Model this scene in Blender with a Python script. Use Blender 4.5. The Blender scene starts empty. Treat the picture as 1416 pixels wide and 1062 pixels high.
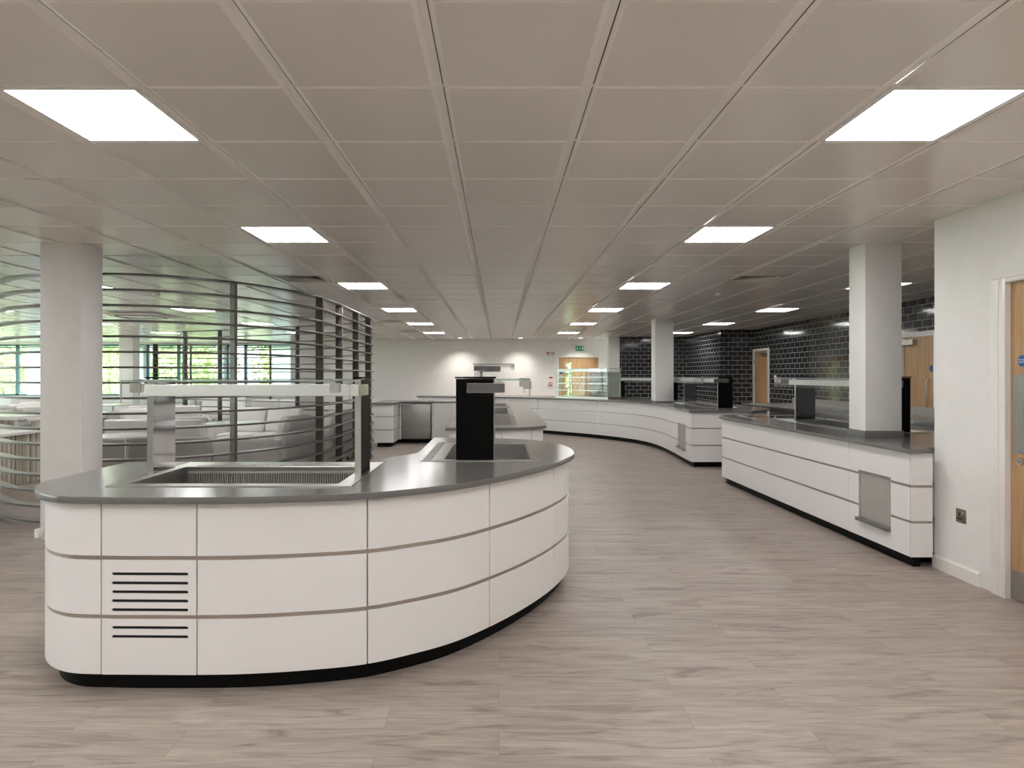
import bpy, bmesh, math, random
from mathutils import Vector, Matrix
random.seed(7)
SC = bpy.context.scene
COL = SC.collection
PI = math.pi
# ------------------------------------------------------------------ camera constants
F, CX, CY, H = 892.0, 690.0, 520.0, 1.42      # focal length in px, vanishing point, eye height
ZC, ZT = 2.576, 0.886                          # ceiling, worktop

# ------------------------------------------------------------------ materials
def mat(name, base=(.8,.8,.8), rough=.5, metal=0., spec=.5, var=0., vscale=8., bump=0., bscale=60., stretch=None, emis=None, estr=0.):
    m = bpy.data.materials.new(name); m.use_nodes = True
    nt = m.node_tree; b = nt.nodes['Principled BSDF']
    b.inputs['Base Color'].default_value = (*base, 1); b.inputs['Roughness'].default_value = rough
    b.inputs['Metallic'].default_value = metal; b.inputs['Specular IOR Level'].default_value = spec
    if emis:
        b.inputs['Emission Color'].default_value = (*emis, 1); b.inputs['Emission Strength'].default_value = estr
    if var or bump:
        tc = nt.nodes.new('ShaderNodeTexCoord'); mp = nt.nodes.new('ShaderNodeMapping')
        nt.links.new(tc.outputs['Object'], mp.inputs['Vector'])
        if stretch: mp.inputs['Scale'].default_value = stretch
    if var:
        n = nt.nodes.new('ShaderNodeTexNoise'); n.inputs['Scale'].default_value = vscale; n.inputs['Detail'].default_value = 4
        nt.links.new(mp.outputs['Vector'], n.inputs['Vector'])
        r = nt.nodes.new('ShaderNodeValToRGB')
        r.color_ramp.elements[0].position = .3; r.color_ramp.elements[1].position = .7
        r.color_ramp.elements[0].color = (*[max(0, c*(1-var)) for c in base], 1)
        r.color_ramp.elements[1].color = (*[min(1, c*(1+var)) for c in base], 1)
        nt.links.new(n.outputs['Fac'], r.inputs['Fac']); nt.links.new(r.outputs['Color'], b.inputs['Base Color'])
    if bump:
        n2 = nt.nodes.new('ShaderNodeTexNoise'); n2.inputs['Scale'].default_value = bscale; n2.inputs['Detail'].default_value = 3
        nt.links.new(mp.outputs['Vector'], n2.inputs['Vector'])
        bp = nt.nodes.new('ShaderNodeBump'); bp.inputs['Strength'].default_value = bump; bp.inputs['Distance'].default_value = .002
        nt.links.new(n2.outputs['Fac'], bp.inputs['Height']); nt.links.new(bp.outputs['Normal'], b.inputs['Normal'])
    return m

def glass(name, tint=(.975,.99,.985), refl=1.0):
    m = bpy.data.materials.new(name); m.use_nodes = True; nt = m.node_tree
    for n in list(nt.nodes): nt.nodes.remove(n)
    o = nt.nodes.new('ShaderNodeOutputMaterial'); mx = nt.nodes.new('ShaderNodeMixShader')
    t = nt.nodes.new('ShaderNodeBsdfTransparent'); g = nt.nodes.new('ShaderNodeBsdfGlossy'); lw = nt.nodes.new('ShaderNodeLayerWeight'); lw.inputs['Blend'].default_value = .5
    t.inputs['Color'].default_value = (*tint, 1); g.inputs['Roughness'].default_value = .01; g.inputs['Color'].default_value = (refl, refl, refl, 1)
    pw = nt.nodes.new('ShaderNodeMath'); pw.operation = 'POWER'; pw.inputs[1].default_value = 5
    ma = nt.nodes.new('ShaderNodeMath'); ma.operation = 'MULTIPLY_ADD'; ma.inputs[1].default_value = .7; ma.inputs[2].default_value = .03
    nt.links.new(lw.outputs['Facing'], pw.inputs[0]); nt.links.new(pw.outputs[0], ma.inputs[0])
    nt.links.new(ma.outputs[0], mx.inputs['Fac']); nt.links.new(t.outputs[0], mx.inputs[1]); nt.links.new(g.outputs[0], mx.inputs[2])
    nt.links.new(mx.outputs[0], o.inputs['Surface'])
    return m

def node_mat(name):
    m = bpy.data.materials.new(name); m.use_nodes = True
    return m, m.node_tree, m.node_tree.nodes['Principled BSDF']

def floor_mat():
    m, nt, b = node_mat('vinyl_plank'); N = nt.nodes.new; L = nt.links.new
    tc = N('ShaderNodeTexCoord')
    br = N('ShaderNodeTexBrick'); br.offset = .37; br.offset_frequency = 2; br.squash = 1
    br.inputs['Scale'].default_value = 1; br.inputs['Brick Width'].default_value = 1.25; br.inputs['Row Height'].default_value = .185
    br.inputs['Mortar Size'].default_value = .0008; br.inputs['Mortar Smooth'].default_value = .2; br.inputs['Bias'].default_value = 0
    br.inputs['Color1'].default_value = (0,0,0,1); br.inputs['Color2'].default_value = (1,1,1,1); br.inputs['Mortar'].default_value = (.5,.5,.5,1)
    L(tc.outputs['Object'], br.inputs['Vector'])
    # grain: noise stretched along x, shifted per plank
    sh = N('ShaderNodeVectorMath'); sh.operation = 'SCALE'; sh.inputs['Scale'].default_value = 17.0; L(br.outputs['Color'], sh.inputs[0])
    ad = N('ShaderNodeVectorMath'); ad.operation = 'ADD'; L(tc.outputs['Object'], ad.inputs[0]); L(sh.outputs[0], ad.inputs[1])
    mp = N('ShaderNodeMapping'); mp.inputs['Scale'].default_value = (1.15, 9, 1); L(ad.outputs[0], mp.inputs['Vector'])
    n1 = N('ShaderNodeTexNoise'); n1.inputs['Scale'].default_value = 1.6; n1.inputs['Detail'].default_value = 9; n1.inputs['Roughness'].default_value = .57; n1.inputs['Distortion'].default_value = 1.5
    L(mp.outputs[0], n1.inputs['Vector'])
    mp2 = N('ShaderNodeMapping'); mp2.inputs['Scale'].default_value = (3.5, 75, 1); L(ad.outputs[0], mp2.inputs['Vector'])
    n2 = N('ShaderNodeTexNoise'); n2.inputs['Scale'].default_value = 2.0; n2.inputs['Detail'].default_value = 4; L(mp2.outputs[0], n2.inputs['Vector'])
    r = N('ShaderNodeValToRGB'); e = r.color_ramp.elements
    e[0].position = .30; e[0].color = (.20,.164,.142,1); e[1].position = .66; e[1].color = (.40,.342,.302,1)
    k = e.new(.45); k.color = (.33,.277,.243,1)
    L(n1.outputs['Fac'], r.inputs['Fac'])
    mx = N('ShaderNodeMix'); mx.data_type = 'RGBA'; mx.blend_type = 'MULTIPLY'; mx.inputs['Factor'].default_value = .38
    r2 = N('ShaderNodeValToRGB'); r2.color_ramp.elements[0].position = .35; r2.color_ramp.elements[0].color = (.62,.6,.58,1); r2.color_ramp.elements[1].position = .6; r2.color_ramp.elements[1].color = (1.1,1.1,1.1,1)
    L(n2.outputs['Fac'], r2.inputs['Fac']); L(r.outputs[0], mx.inputs['A']); L(r2.outputs[0], mx.inputs['B'])
    mx2 = N('ShaderNodeMix'); mx2.data_type = 'RGBA'; mx2.blend_type = 'MULTIPLY'; mx2.inputs['Factor'].default_value = .28
    r3 = N('ShaderNodeValToRGB'); r3.color_ramp.elements[0].color = (.72,.71,.71,1); r3.color_ramp.elements[1].color = (1.12,1.12,1.12,1)
    L(br.outputs['Color'], r3.inputs['Fac']); L(mx.outputs['Result'], mx2.inputs['A']); L(r3.outputs[0], mx2.inputs['B'])
    mx3 = N('ShaderNodeMix'); mx3.data_type = 'RGBA'; mx3.inputs['B'].default_value = (.15,.125,.11,1)
    L(br.outputs['Fac'], mx3.inputs['Factor']); L(mx2.outputs['Result'], mx3.inputs['A']); L(mx3.outputs['Result'], b.inputs['Base Color'])
    b.inputs['Roughness'].default_value = .42; b.inputs['Specular IOR Level'].default_value = .4
    bp = N('ShaderNodeBump'); bp.inputs['Strength'].default_value = .12; bp.inputs['Distance'].default_value = .002
    L(n2.outputs['Fac'], bp.inputs['Height']); L(bp.outputs[0], b.inputs['Normal'])
    return m

def tile_mat():
    m, nt, b = node_mat('black_metro_tile'); N = nt.nodes.new; L = nt.links.new
    tc = N('ShaderNodeTexCoord'); sp = N('ShaderNodeSeparateXYZ'); L(tc.outputs['Object'], sp.inputs[0])
    a = N('ShaderNodeMath'); a.operation = 'ADD'; L(sp.outputs['X'], a.inputs[0]); L(sp.outputs['Y'], a.inputs[1])
    c = N('ShaderNodeCombineXYZ'); L(a.outputs[0], c.inputs['X']); L(sp.outputs['Z'], c.inputs['Y'])
    br = N('ShaderNodeTexBrick'); br.offset = .5; br.inputs['Scale'].default_value = 1
    br.inputs['Brick Width'].default_value = .225; br.inputs['Row Height'].default_value = .113; br.inputs['Mortar Size'].default_value = .0042
    br.inputs['Mortar Smooth'].default_value = .1; br.inputs['Color1'].default_value = (.018,.0185,.020,1); br.inputs['Color2'].default_value = (.030,.031,.034,1)
    br.inputs['Mortar'].default_value = (.46,.46,.45,1); L(c.outputs[0], br.inputs['Vector'])
    L(br.outputs['Color'], b.inputs['Base Color'])
    mr = N('ShaderNodeMapRange'); mr.inputs['To Min'].default_value = .1; mr.inputs['To Max'].default_value = .7; L(br.outputs['Fac'], mr.inputs['Value']); L(mr.outputs[0], b.inputs['Roughness'])
    bp = N('ShaderNodeBump'); bp.invert = True; bp.inputs['Strength'].default_value = .5; bp.inputs['Distance'].default_value = .004
    L(br.outputs['Fac'], bp.inputs['Height']); L(bp.outputs[0], b.inputs['Normal'])
    return m

def oak_mat():
    m, nt, b = node_mat('oak_veneer'); N = nt.nodes.new; L = nt.links.new
    tc = N('ShaderNodeTexCoord'); mp = N('ShaderNodeMapping'); mp.inputs['Scale'].default_value = (14, 14, .9); L(tc.outputs['Object'], mp.inputs[0])
    n = N('ShaderNodeTexNoise'); n.inputs['Scale'].default_value = 2; n.inputs['Detail'].default_value = 6; n.inputs['Distortion'].default_value = .5; L(mp.outputs[0], n.inputs['Vector'])
    r = N('ShaderNodeValToRGB'); e = r.color_ramp.elements
    e[0].position = .3; e[0].color = (.40,.235,.115,1); e[1].position = .7; e[1].color = (.56,.36,.19,1)
    L(n.outputs['Fac'], r.inputs[0]); L(r.outputs[0], b.inputs['Base Color']); b.inputs['Roughness'].default_value = .4
    return m

def batten_mat():
    m, nt, b = node_mat('striped_batten'); N = nt.nodes.new; L = nt.links.new
    tc = N('ShaderNodeTexCoord'); mp = N('ShaderNodeMapping'); mp.inputs['Scale'].default_value = (14, 14, .15); L(tc.outputs['Object'], mp.inputs[0])
    n = N('ShaderNodeTexNoise'); n.inputs['Scale'].default_value = 1.5; n.inputs['Detail'].default_value = 2; L(mp.outputs[0], n.inputs['Vector'])
    r = N('ShaderNodeValToRGB'); r.color_ramp.interpolation = 'LINEAR'; e = r.color_ramp.elements
    e[0].position = .38; e[0].color = (.27,.23,.185,1); e[1].position = .6; e[1].color = (.74,.70,.62,1)
    L(n.outputs['Fac'], r.inputs[0]); L(r.outputs[0], b.inputs['Base Color']); b.inputs['Roughness'].default_value = .6
    return m

M = {}
M['floor'] = floor_mat(); M['tile'] = tile_mat(); M['oak'] = oak_mat(); M['batten'] = batten_mat()
M['wall'] = mat('white_paint', (.80,.79,.775), .6, var=.02, bump=.05, bscale=200)
M['trimwhite'] = mat('white_gloss_paint', (.80,.78,.76), .3, var=.01)
M['ceiling'] = mat('ceiling_metal', (.80,.765,.72), .26, var=.015, vscale=.7, spec=.5)
M['ceiledge'] = mat('ceiling_edge_paint', (.90,.87,.83), .4, var=.01)
M['ceilback'] = mat('ceiling_void', (.16,.145,.13), .8, var=.05)
M['panel'] = mat('white_fascia', (.83,.82,.815), .32, var=.012, vscale=2)
M['carcass'] = mat('carcass_grey', (.40,.385,.36), .6, var=.04)
M['plinth'] = mat('black_plinth', (.004,.004,.004), .5, spec=.12, var=.2)
M['worktop'] = mat('grey_solid_surface', (.160,.157,.152), .17, var=.05, vscale=180)
M['steel'] = mat('brushed_steel', (.58,.575,.56), .28, 1., var=.05, vscale=6, stretch=(1,1,30))
M['steeld'] = mat('satin_steel', (.42,.415,.40), .34, 1., var=.06, vscale=5, stretch=(25,25,1))
M['mirror'] = mat('polished_steel', (.62,.62,.61), .06, 1., var=.02, bump=.05, bscale=3)
M['grillebar'] = mat('pale_grille_bar', (.62,.60,.56), .4, .3, var=.03)
M['strip'] = mat('steel_strip', (.50,.45,.41), .35, 1., var=.04)
M['black'] = mat('black_laminate', (.0025,.0025,.0025), .45, spec=.08, var=.1)
M['mirrordark'] = mat('dark_reflection_steel', (.14,.14,.145), .09, 1., var=.05)  # mirror steel, base darkened to stand in for dark reflections
M['endsteel'] = mat('dark_polished_steel', (.20,.20,.20), .12, 1., var=.05)
M['blackglass'] = mat('black_glass', (.01,.01,.011), .06, var=.1)
M['dark'] = mat('dark_void', (.012,.012,.012), .9, var=.1)
M['beam'] = mat('white_gantry_metal', (.74,.735,.715), .3, var=.01)
M['glass'] = glass('clear_glass'); M['gedge'] = mat('glass_edge', (.36,.46,.44), .15, var=.1)
M['winglass'] = glass('window_glass', (.97,.99,.99))
M['lightframe'] = mat('white_light_frame', (.85,.85,.84), .4, var=.01)
LIGHT = 13.0
M['diffuser'] = mat('opal_diffuser', (.9,.9,.88), .5, var=.005, emis=(1,.983,.968), estr=LIGHT)
M['spot'] = mat('downlight_lens', (.9,.9,.88), .5, var=.005, emis=(1,.93,.84), estr=3.0)
M['ledstrip'] = mat('case_led', (.9,.92,.9), .5, var=.005, emis=(.93,1,.96), estr=.14)
M['wood'] = mat('taupe_slat', (.082,.071,.061), .30, var=.10, vscale=5, stretch=(1,1,3))
M['sofa'] = mat('white_upholstery', (.88,.87,.855), .75, var=.03, vscale=3, bump=.15, bscale=300)
M['sofashade'] = mat('shaded_white_upholstery', (.56,.55,.54), .8, var=.05, vscale=3, bump=.15, bscale=300)  # same white fabric on shaded sides, the shade put into the colour
M['tabletop'] = mat('white_laminate', (.82,.81,.80), .25, var=.01)
def blind_mat():
    m, nt, b = node_mat('sheer_white_blind'); N = nt.nodes.new
    t = N('ShaderNodeBsdfTranslucent'); t.inputs['Color'].default_value = (.88,.93,.95,1); mx = N('ShaderNodeMixShader'); mx.inputs['Fac'].default_value = .75
    b.inputs['Base Color'].default_value = (.85,.86,.86,1); b.inputs['Roughness'].default_value = .8
    nt.links.new(b.outputs[0], mx.inputs[1]); nt.links.new(t.outputs[0], mx.inputs[2]); nt.links.new(mx.outputs[0], nt.nodes['Material Output'].inputs['Surface']); return m
M['blind'] = blind_mat()
M['winframe'] = mat('teal_aluminium', (.10,.22,.26), .4, var=.05)
M['blackmetal'] = mat('black_metal', (.02,.02,.02), .4, var=.1)
M['signgreen'] = mat('sign_green', (.0,.17,.06), .4, var=.03, emis=(.0,.17,.06), estr=.25)
M['signwhite'] = mat('sign_white', (.85,.85,.85), .4, var=.01)
M['signred'] = mat('sign_red', (.50,.03,.03), .4, var=.03)
M['signblue'] = mat('sign_blue', (.008,.10,.32), .4, var=.03)
M['bronze'] = mat('brushed_bronze', (.25,.215,.18), .38, 1., var=.05)
M['plastic'] = mat('white_plastic', (.80,.79,.77), .35, var=.01)
M['tan'] = mat('tan_case_back', (.50,.42,.32), .35, var=.35, vscale=30)
M['greyback'] = mat('pale_case_back', (.52,.53,.49), .3, var=.2, vscale=25)
M['leaf'] = mat('tree_leaf', (.27,.39,.13), .6, var=.5, vscale=1.2)
M['bark'] = mat('tree_bark', (.12,.09,.06), .8, var=.3)
M['lawn'] = mat('lawn_grass', (.34,.40,.24), .8, var=.3, vscale=2)
M['niche'] = mat('niche_grey', (.66,.66,.66), .5, var=.02)

# ------------------------------------------------------------------ mesh building
class MB:
    def __init__(s): s.v = []; s.f = []
    def add(s, vs, fs):
        o = len(s.v); s.v += [tuple(p) for p in vs]; s.f += [tuple(o+i for i in f) for f in fs]; return s
    def box(s, x0, y0, z0, x1, y1, z1, M4=None):
        vs = [Vector(p) for p in ((x0,y0,z0),(x1,y0,z0),(x1,y1,z0),(x0,y1,z0),(x0,y0,z1),(x1,y0,z1),(x1,y1,z1),(x0,y1,z1))]
        if M4: vs = [M4 @ p for p in vs]
        return s.add(vs, [(0,3,2,1),(4,5,6,7),(0,1,5,4),(1,2,6,5),(2,3,7,6),(3,0,4,7)])
    def taper(s, x0,y0,x1,y1,z0, X0,Y0,X1,Y1,z1):
        vs = [(x0,y0,z0),(x1,y0,z0),(x1,y1,z0),(x0,y1,z0),(X0,Y0,z1),(X1,Y0,z1),(X1,Y1,z1),(X0,Y1,z1)]
        return s.add(vs, [(0,3,2,1),(4,5,6,7),(0,1,5,4),(1,2,6,5),(2,3,7,6),(3,0,4,7)])
    def wallring(s, poly, z0, z1, flip=False):         # side faces of a closed outline
        n = len(poly); vs = [(p[0],p[1],z0) for p in poly] + [(p[0],p[1],z1) for p in poly]
        return s.add(vs, [((i,(i+1)%n,n+(i+1)%n,n+i) if not flip else (i,n+i,n+(i+1)%n,(i+1)%n)) for i in range(n)])
    def ring(s, poly, inner, z0, z1):                  # closed band with thickness
        n = len(poly)
        vs = [(p[0],p[1],z0) for p in poly]+[(p[0],p[1],z1) for p in poly]+[(p[0],p[1],z0) for p in inner]+[(p[0],p[1],z1) for p in inner]
        fs = []
        for i in range(n):
            j = (i+1)%n
            fs += [(i,j,n+j,n+i),(2*n+j,2*n+i,3*n+i,3*n+j),(n+i,n+j,3*n+j,3*n+i),(j,i,2*n+i,2*n+j)]
        return s.add(vs, fs)
    def strip(s, pts, th, z0, z1):                     # open band along pts, thickness th to the left of travel
        n = len(pts); inn = offset_open(pts, th); vs = []
        for p, q in zip(pts, inn): vs += [(p[0],p[1],z0),(p[0],p[1],z1),(q[0],q[1],z1),(q[0],q[1],z0)]
        fs = [(0,1,2,3), (4*n-4,4*n-1,4*n-2,4*n-3)]
        for i in range(n-1):
            a, b = 4*i, 4*i+4
            fs += [(a,b,b+1,a+1),(a+1,b+1,b+2,a+2),(a+2,b+2,b+3,a+3),(a+3,b+3,b,a)]
        return s.add(vs, fs)
    def tube(s, pts, r, n=10, caps=True):
        pts = [Vector(p) for p in pts]; vs = []; fs = []
        for i, p in enumerate(pts):
            d = (pts[min(i+1,len(pts)-1)] - pts[max(i-1,0)]).normalized()
            up = Vector((0,0,1)) if abs(d.z) < .9 else Vector((1,0,0))
            a = d.cross(up).normalized(); b = d.cross(a)
            rr = r[i] if isinstance(r,(list,tuple)) else r
            vs += [p + (a*math.cos(2*PI*k/n) + b*math.sin(2*PI*k/n))*rr for k in range(n)]
        for i in range(len(pts)-1):
            for k in range(n): fs.append((i*n+k, i*n+(k+1)%n, (i+1)*n+(k+1)%n, (i+1)*n+k))
        if caps: fs += [tuple(range(n-1,-1,-1)), tuple(range((len(pts)-1)*n, len(pts)*n))]
        return s.add(vs, fs)
    def lathe(s, prof, c, n=32, M4=None):               # profile (r,z) about a vertical axis through c
        vs = []; fs = []
        for r, z in prof:
            for k in range(n): vs.append(Vector((c[0]+r*math.cos(2*PI*k/n), c[1]+r*math.sin(2*PI*k/n), c[2]+z)))
        if M4: vs = [M4 @ v for v in vs]
        for i in range(len(prof)-1):
            for k in range(n): fs.append((i*n+k, i*n+(k+1)%n, (i+1)*n+(k+1)%n, (i+1)*n+k))
        fs += [tuple(range(n-1,-1,-1)), tuple(range((len(prof)-1)*n, len(prof)*n))]
        return s.add(vs, fs)
    def mesh(s, name, bevel=0., seg=2, recalc=True):
        me = bpy.data.meshes.new(name); me.from_pydata(s.v, [], s.f)
        bm = bmesh.new(); bm.from_mesh(me)
        if recalc: bmesh.ops.recalc_face_normals(bm, faces=bm.faces)
        if bevel:
            ed = [e for e in bm.edges if len(e.link_faces) == 2 and e.calc_face_angle(0) > .6]
            bmesh.ops.bevel(bm, geom=ed, offset=bevel, segments=seg, profile=.6, affect='EDGES', clamp_overlap=True)
        bm.to_mesh(me); bm.free()
        finish(me); return me

def finish(me, ang=35):
    for p in me.polygons: p.use_smooth = True
    me.set_sharp_from_angle(angle=math.radians(ang)); me.update()

def link(name, me, m=None, parent=None):
    o = bpy.data.objects.new(name, me); COL.objects.link(o)
    if m is not None and me is not None and not me.materials: me.materials.append(m)
    if parent is not None: o.parent = parent
    return o
def rel(o, parent):                                      # parent, keeping the world coordinates baked in the mesh
    o.parent = parent; o.matrix_parent_inverse = Matrix.Translation(parent.location).inverted() if not any(parent.rotation_euler) else parent_matrix(parent).inverted()
def parent_matrix(p): return Matrix.Translation(p.location) @ p.rotation_euler.to_matrix().to_4x4()
def obj(name, mb, m, parent=None, bevel=0., seg=2):
    o = link(name, mb.mesh(name, bevel, seg) if isinstance(mb, MB) else mb, m)
    if parent is not None: rel(o, parent)
    return o
def tag(o, label, cat, group=None):
    o['label'] = label; o['category'] = cat
    if group: o['group'] = group
    return o
def thing(name, label, cat, loc=(0,0,0), group=None):
    o = bpy.data.objects.new(name, None); COL.objects.link(o); o.location = loc; o.empty_display_size = .1
    return tag(o, label, cat, group)
def struct(name, mb, m, parent=None, bevel=0.):
    o = obj(name, mb, m, parent, bevel)
    if parent is None: o['kind'] = 'structure'
    return o
def copy_tree(o, loc, rz, label=None, group=None):
    c = o.copy(); COL.objects.link(c); c.location = loc; c.rotation_euler = (0,0,rz)
    if label: c['label'] = label
    if group: c['group'] = group
    for ch in list(o.children):
        k = ch.copy(); COL.objects.link(k); k.parent = c
        for g in list(ch.children):
            h = g.copy(); COL.objects.link(h); h.parent = k
    return c

def plate(outline, holes, z0, z1, bev=0.0, M4=None):     # flat plate with holes, as a mesh
    cu = bpy.data.curves.new('plate', 'CURVE'); cu.dimensions = '2D'; cu.fill_mode = 'BOTH'
    for pl in [outline] + holes:
        sp = cu.splines.new('POLY'); sp.points.add(len(pl)-1); sp.use_cyclic_u = True
        for q, p in zip(sp.points, pl): q.co = (p[0], p[1], 0, 1)
    cu.extrude = (z1-z0)/2 - bev; cu.bevel_depth = bev; cu.bevel_resolution = 1
    o = bpy.data.objects.new('plate', cu); COL.objects.link(o); o.location = (0,0,0)
    dg = bpy.context.evaluated_depsgraph_get(); dg.update()
    me = bpy.data.meshes.new_from_object(o.evaluated_get(dg))
    bpy.data.objects.remove(o); bpy.data.curves.remove(cu)
    me.transform(Matrix.Translation((0,0,(z0+z1)/2)))
    if M4: me.transform(M4)
    me.materials.clear(); finish(me, 30)
    return me

# ------------------------------------------------------------------ outlines
def catmull(pts, n=8):
    if len(pts) < 3:
        a, b = Vector(pts[0]), Vector(pts[1]); k = max(1, int((b-a).length/.12))
        return [tuple(a.lerp(b, i/k)) for i in range(k+1)]
    P = [2*Vector(pts[0])-Vector(pts[1])] + [Vector(p) for p in pts] + [2*Vector(pts[-1])-Vector(pts[-2])]
    out = []
    for i in range(1, len(P)-2):
        p0,p1,p2,p3 = P[i-1],P[i],P[i+1],P[i+2]
        t0 = 0; t1 = t0+max(1e-6,(p1-p0).length)**.5; t2 = t1+max(1e-6,(p2-p1).length)**.5; t3 = t2+max(1e-6,(p3-p2).length)**.5
        for k in range(n):
            t = t1+(t2-t1)*k/n
            a1 = p0*((t1-t)/(t1-t0))+p1*((t-t0)/(t1-t0)); a2 = p1*((t2-t)/(t2-t1))+p2*((t-t1)/(t2-t1)); a3 = p2*((t3-t)/(t3-t2))+p3*((t-t2)/(t3-t2))
            b1 = a1*((t2-t)/(t2-t0))+a2*((t-t0)/(t2-t0)); b2 = a2*((t3-t)/(t3-t1))+a3*((t-t1)/(t3-t1))
            out.append(tuple(b1*((t2-t)/(t2-t1))+b2*((t-t1)/(t2-t1))))
    out.append(tuple(P[-2])); return out
def outline(ctrl):                                       # closed; (x,y,1) = sharp corner; first point must be sharp
    runs = []; cur = [ctrl[0][:2]]
    for c in ctrl[1:] + [ctrl[0]]:
        cur.append(c[:2])
        if len(c) > 2: runs.append(cur); cur = [c[:2]]
    out = []
    for r in runs: out += catmull(r)[:-1]
    return out
def offset_closed(poly, d):                              # inward for a counter-clockwise outline
    n = len(poly); out = []
    for i in range(n):
        a, b, c = Vector(poly[i-1]), Vector(poly[i]), Vector(poly[(i+1)%n])
        e1 = (b-a).normalized(); e2 = (c-b).normalized(); n1 = Vector((-e1.y,e1.x)); n2 = Vector((-e2.y,e2.x))
        m = n1+n2; m = m/max(.35, m.dot(n1)) if m.length > 1e-6 else n1
        out.append((b.x+m.x*d, b.y+m.y*d))
    return out
def offset_open(pts, d):
    n = len(pts); out = []
    for i in range(n):
        b = Vector(pts[i][:2])
        e1 = (b-Vector(pts[i-1][:2])).normalized() if i > 0 else None; e2 = (Vector(pts[i+1][:2])-b).normalized() if i < n-1 else None
        e1 = e1 or e2; e2 = e2 or e1
        n1 = Vector((-e1.y,e1.x)); n2 = Vector((-e2.y,e2.x)); m = n1+n2; m = m/max(.35, m.dot(n1))
        out.append((b.x+m.x*d, b.y+m.y*d))
    return out
class Path:
    def __init__(s, pts, closed=True):
        s.p = list(pts)+([pts[0]] if closed else []); s.c = [0.]
        for a, b in zip(s.p, s.p[1:]): s.c.append(s.c[-1]+math.dist(a[:2],b[:2]))
        s.L = s.c[-1]; s.closed = closed
    def at(s, t):
        if s.closed: t %= s.L
        for i in range(len(s.p)-1):
            if s.c[i+1] >= t:
                k = (t-s.c[i])/max(1e-9, s.c[i+1]-s.c[i]); a, b = s.p[i], s.p[i+1]
                return (a[0]+(b[0]-a[0])*k, a[1]+(b[1]-a[1])*k)
        return s.p[-1][:2]
    def tan(s, t):
        a, b = Vector(s.at(max(0,t-.01) if not s.closed else t-.01)), Vector(s.at(min(s.L,t+.01) if not s.closed else t+.01)); return (b-a).normalized()
    def sub(s, t0, t1):
        out = [s.at(t0)]
        for k in range(0, 2 if s.closed else 1):
            for p, c in zip(s.p[:-1] if s.closed else s.p, s.c):
                if t0+1e-4 < c+k*s.L < t1-1e-4: out.append(p[:2])
        out.append(s.at(t1)); return out
    def s_px(s, px):                                     # arc length of the nearest crossing of an image column
        best = None
        for i in range(len(s.p)-1):
            a, b = s.p[i], s.p[i+1]
            if a[1] <= .1 or b[1] <= .1: continue
            ua, ub = CX+F*a[0]/a[1], CX+F*b[0]/b[1]
            if (ua-px)*(ub-px) <= 0 and ua != ub:
                k = (px-ua)/(ub-ua); y = a[1]+(b[1]-a[1])*k
                if best is None or y < best[0]: best = (y, s.c[i]+k*(s.c[i+1]-s.c[i]))
        return best[1]

# ================================================================== SETTING
XL, XR, YN, YB, YW = -18.0, 6.33, -4.2, 20.1, 22.0
struct('floor', MB().box(XL-.2, YN-.2, -.1, XR+.3, YW+.2, 0), M['floor'])
# ceiling: metal tiles on a 600 grid, bevelled edges, wide runners front to back
light_tiles = {}                                         # (ix,iy) of tiles that hold a fitting
GX0, GY0, T = -.238, 1.983, .6
def gx(x): return round((x-GX0)/T)
def gy(y): return round((y-GY0)/T)
ROWS = [(-.238, [-2.417,.183]), (-3.838, [-1.017,1.383]), (-6.238, [-1.017]), (-2.038, [-2.417,.183,2.583,4.983,7.983,10.983,13.983,16.983]), (1.562, [-2.417,.183,2.583,4.983,7.983,10.983,13.983,16.983]),  # panels beside and behind the viewpoint are unseen, added for light
        (4.562, [7.983,10.983,13.983,16.983]), (-5.638, [1.983,4.983,7.983,10.983,13.983,16.983]), (-9.238, [4.983,7.983,10.983,13.983,16.983]), (-12.238, [10.983,13.983,16.983])]
VENTS = [(-2.638,7.383),(2.762,7.383),(-2.638,13.383),(-2.638,16.383),(2.762,13.383),(2.762,16.383)]
for x, ys in ROWS:
    for y in ys: light_tiles[(gx(x),gy(y))] = 1
for x, y in VENTS: light_tiles[(gx(x),gy(y))] = 1
cm = MB()
for ix in range(gx(XL)-1, gx(XR)+2):
    for iy in range(gy(YN)-1, gy(YW)+1):
        if (ix,iy) in light_tiles: continue
        x0, y0 = GX0+ix*T, GY0+iy*T
        a, b, gxx, gyy, r = .026, .009, .0165, .0035, .006   # bevel widths, half gaps, rise
        X0,X1,Y0,Y1 = x0+gxx, x0+T-gxx, y0+gyy, y0+T-gyy
        cm.add([(X0+a-.006,Y0+b,ZC),(X1-a+.006,Y0+b,ZC),(X1-a+.006,Y1-b,ZC),(X0+a-.006,Y1-b,ZC),(X0,Y0,ZC+r),(X1,Y0,ZC+r),(X1,Y1,ZC+r),(X0,Y1,ZC+r)],
               [(0,3,2,1),(0,1,5,4),(1,2,6,5),(2,3,7,6),(3,0,4,7)])
me = cm.mesh('ceiling', recalc=False); finish(me, 1)
me.materials.append(M['ceiling']); me.materials.append(M['ceiledge'])
for p in me.polygons: p.material_index = 0 if p.index % 5 == 0 else 1
ceil = link('ceiling', me, M['ceiling']); ceil['kind'] = 'structure'
cb = link('ceiling_backing', MB().box(XL-.2, YN-.2, ZC+.07, XR+.3, YW+.2, ZC+.15).mesh('ceiling_backing'), M['ceilback'], ceil)
tg = MB(); td = MB()
for ix in range(gx(XL)-1, gx(XR)+3): x = GX0+ix*T; tg.box(x-.022, YN, ZC+.0065, x+.0122, YW, ZC+.012); td.box(x+.006, YN, ZC+.014, x+.024, YW, ZC+.02)
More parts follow.
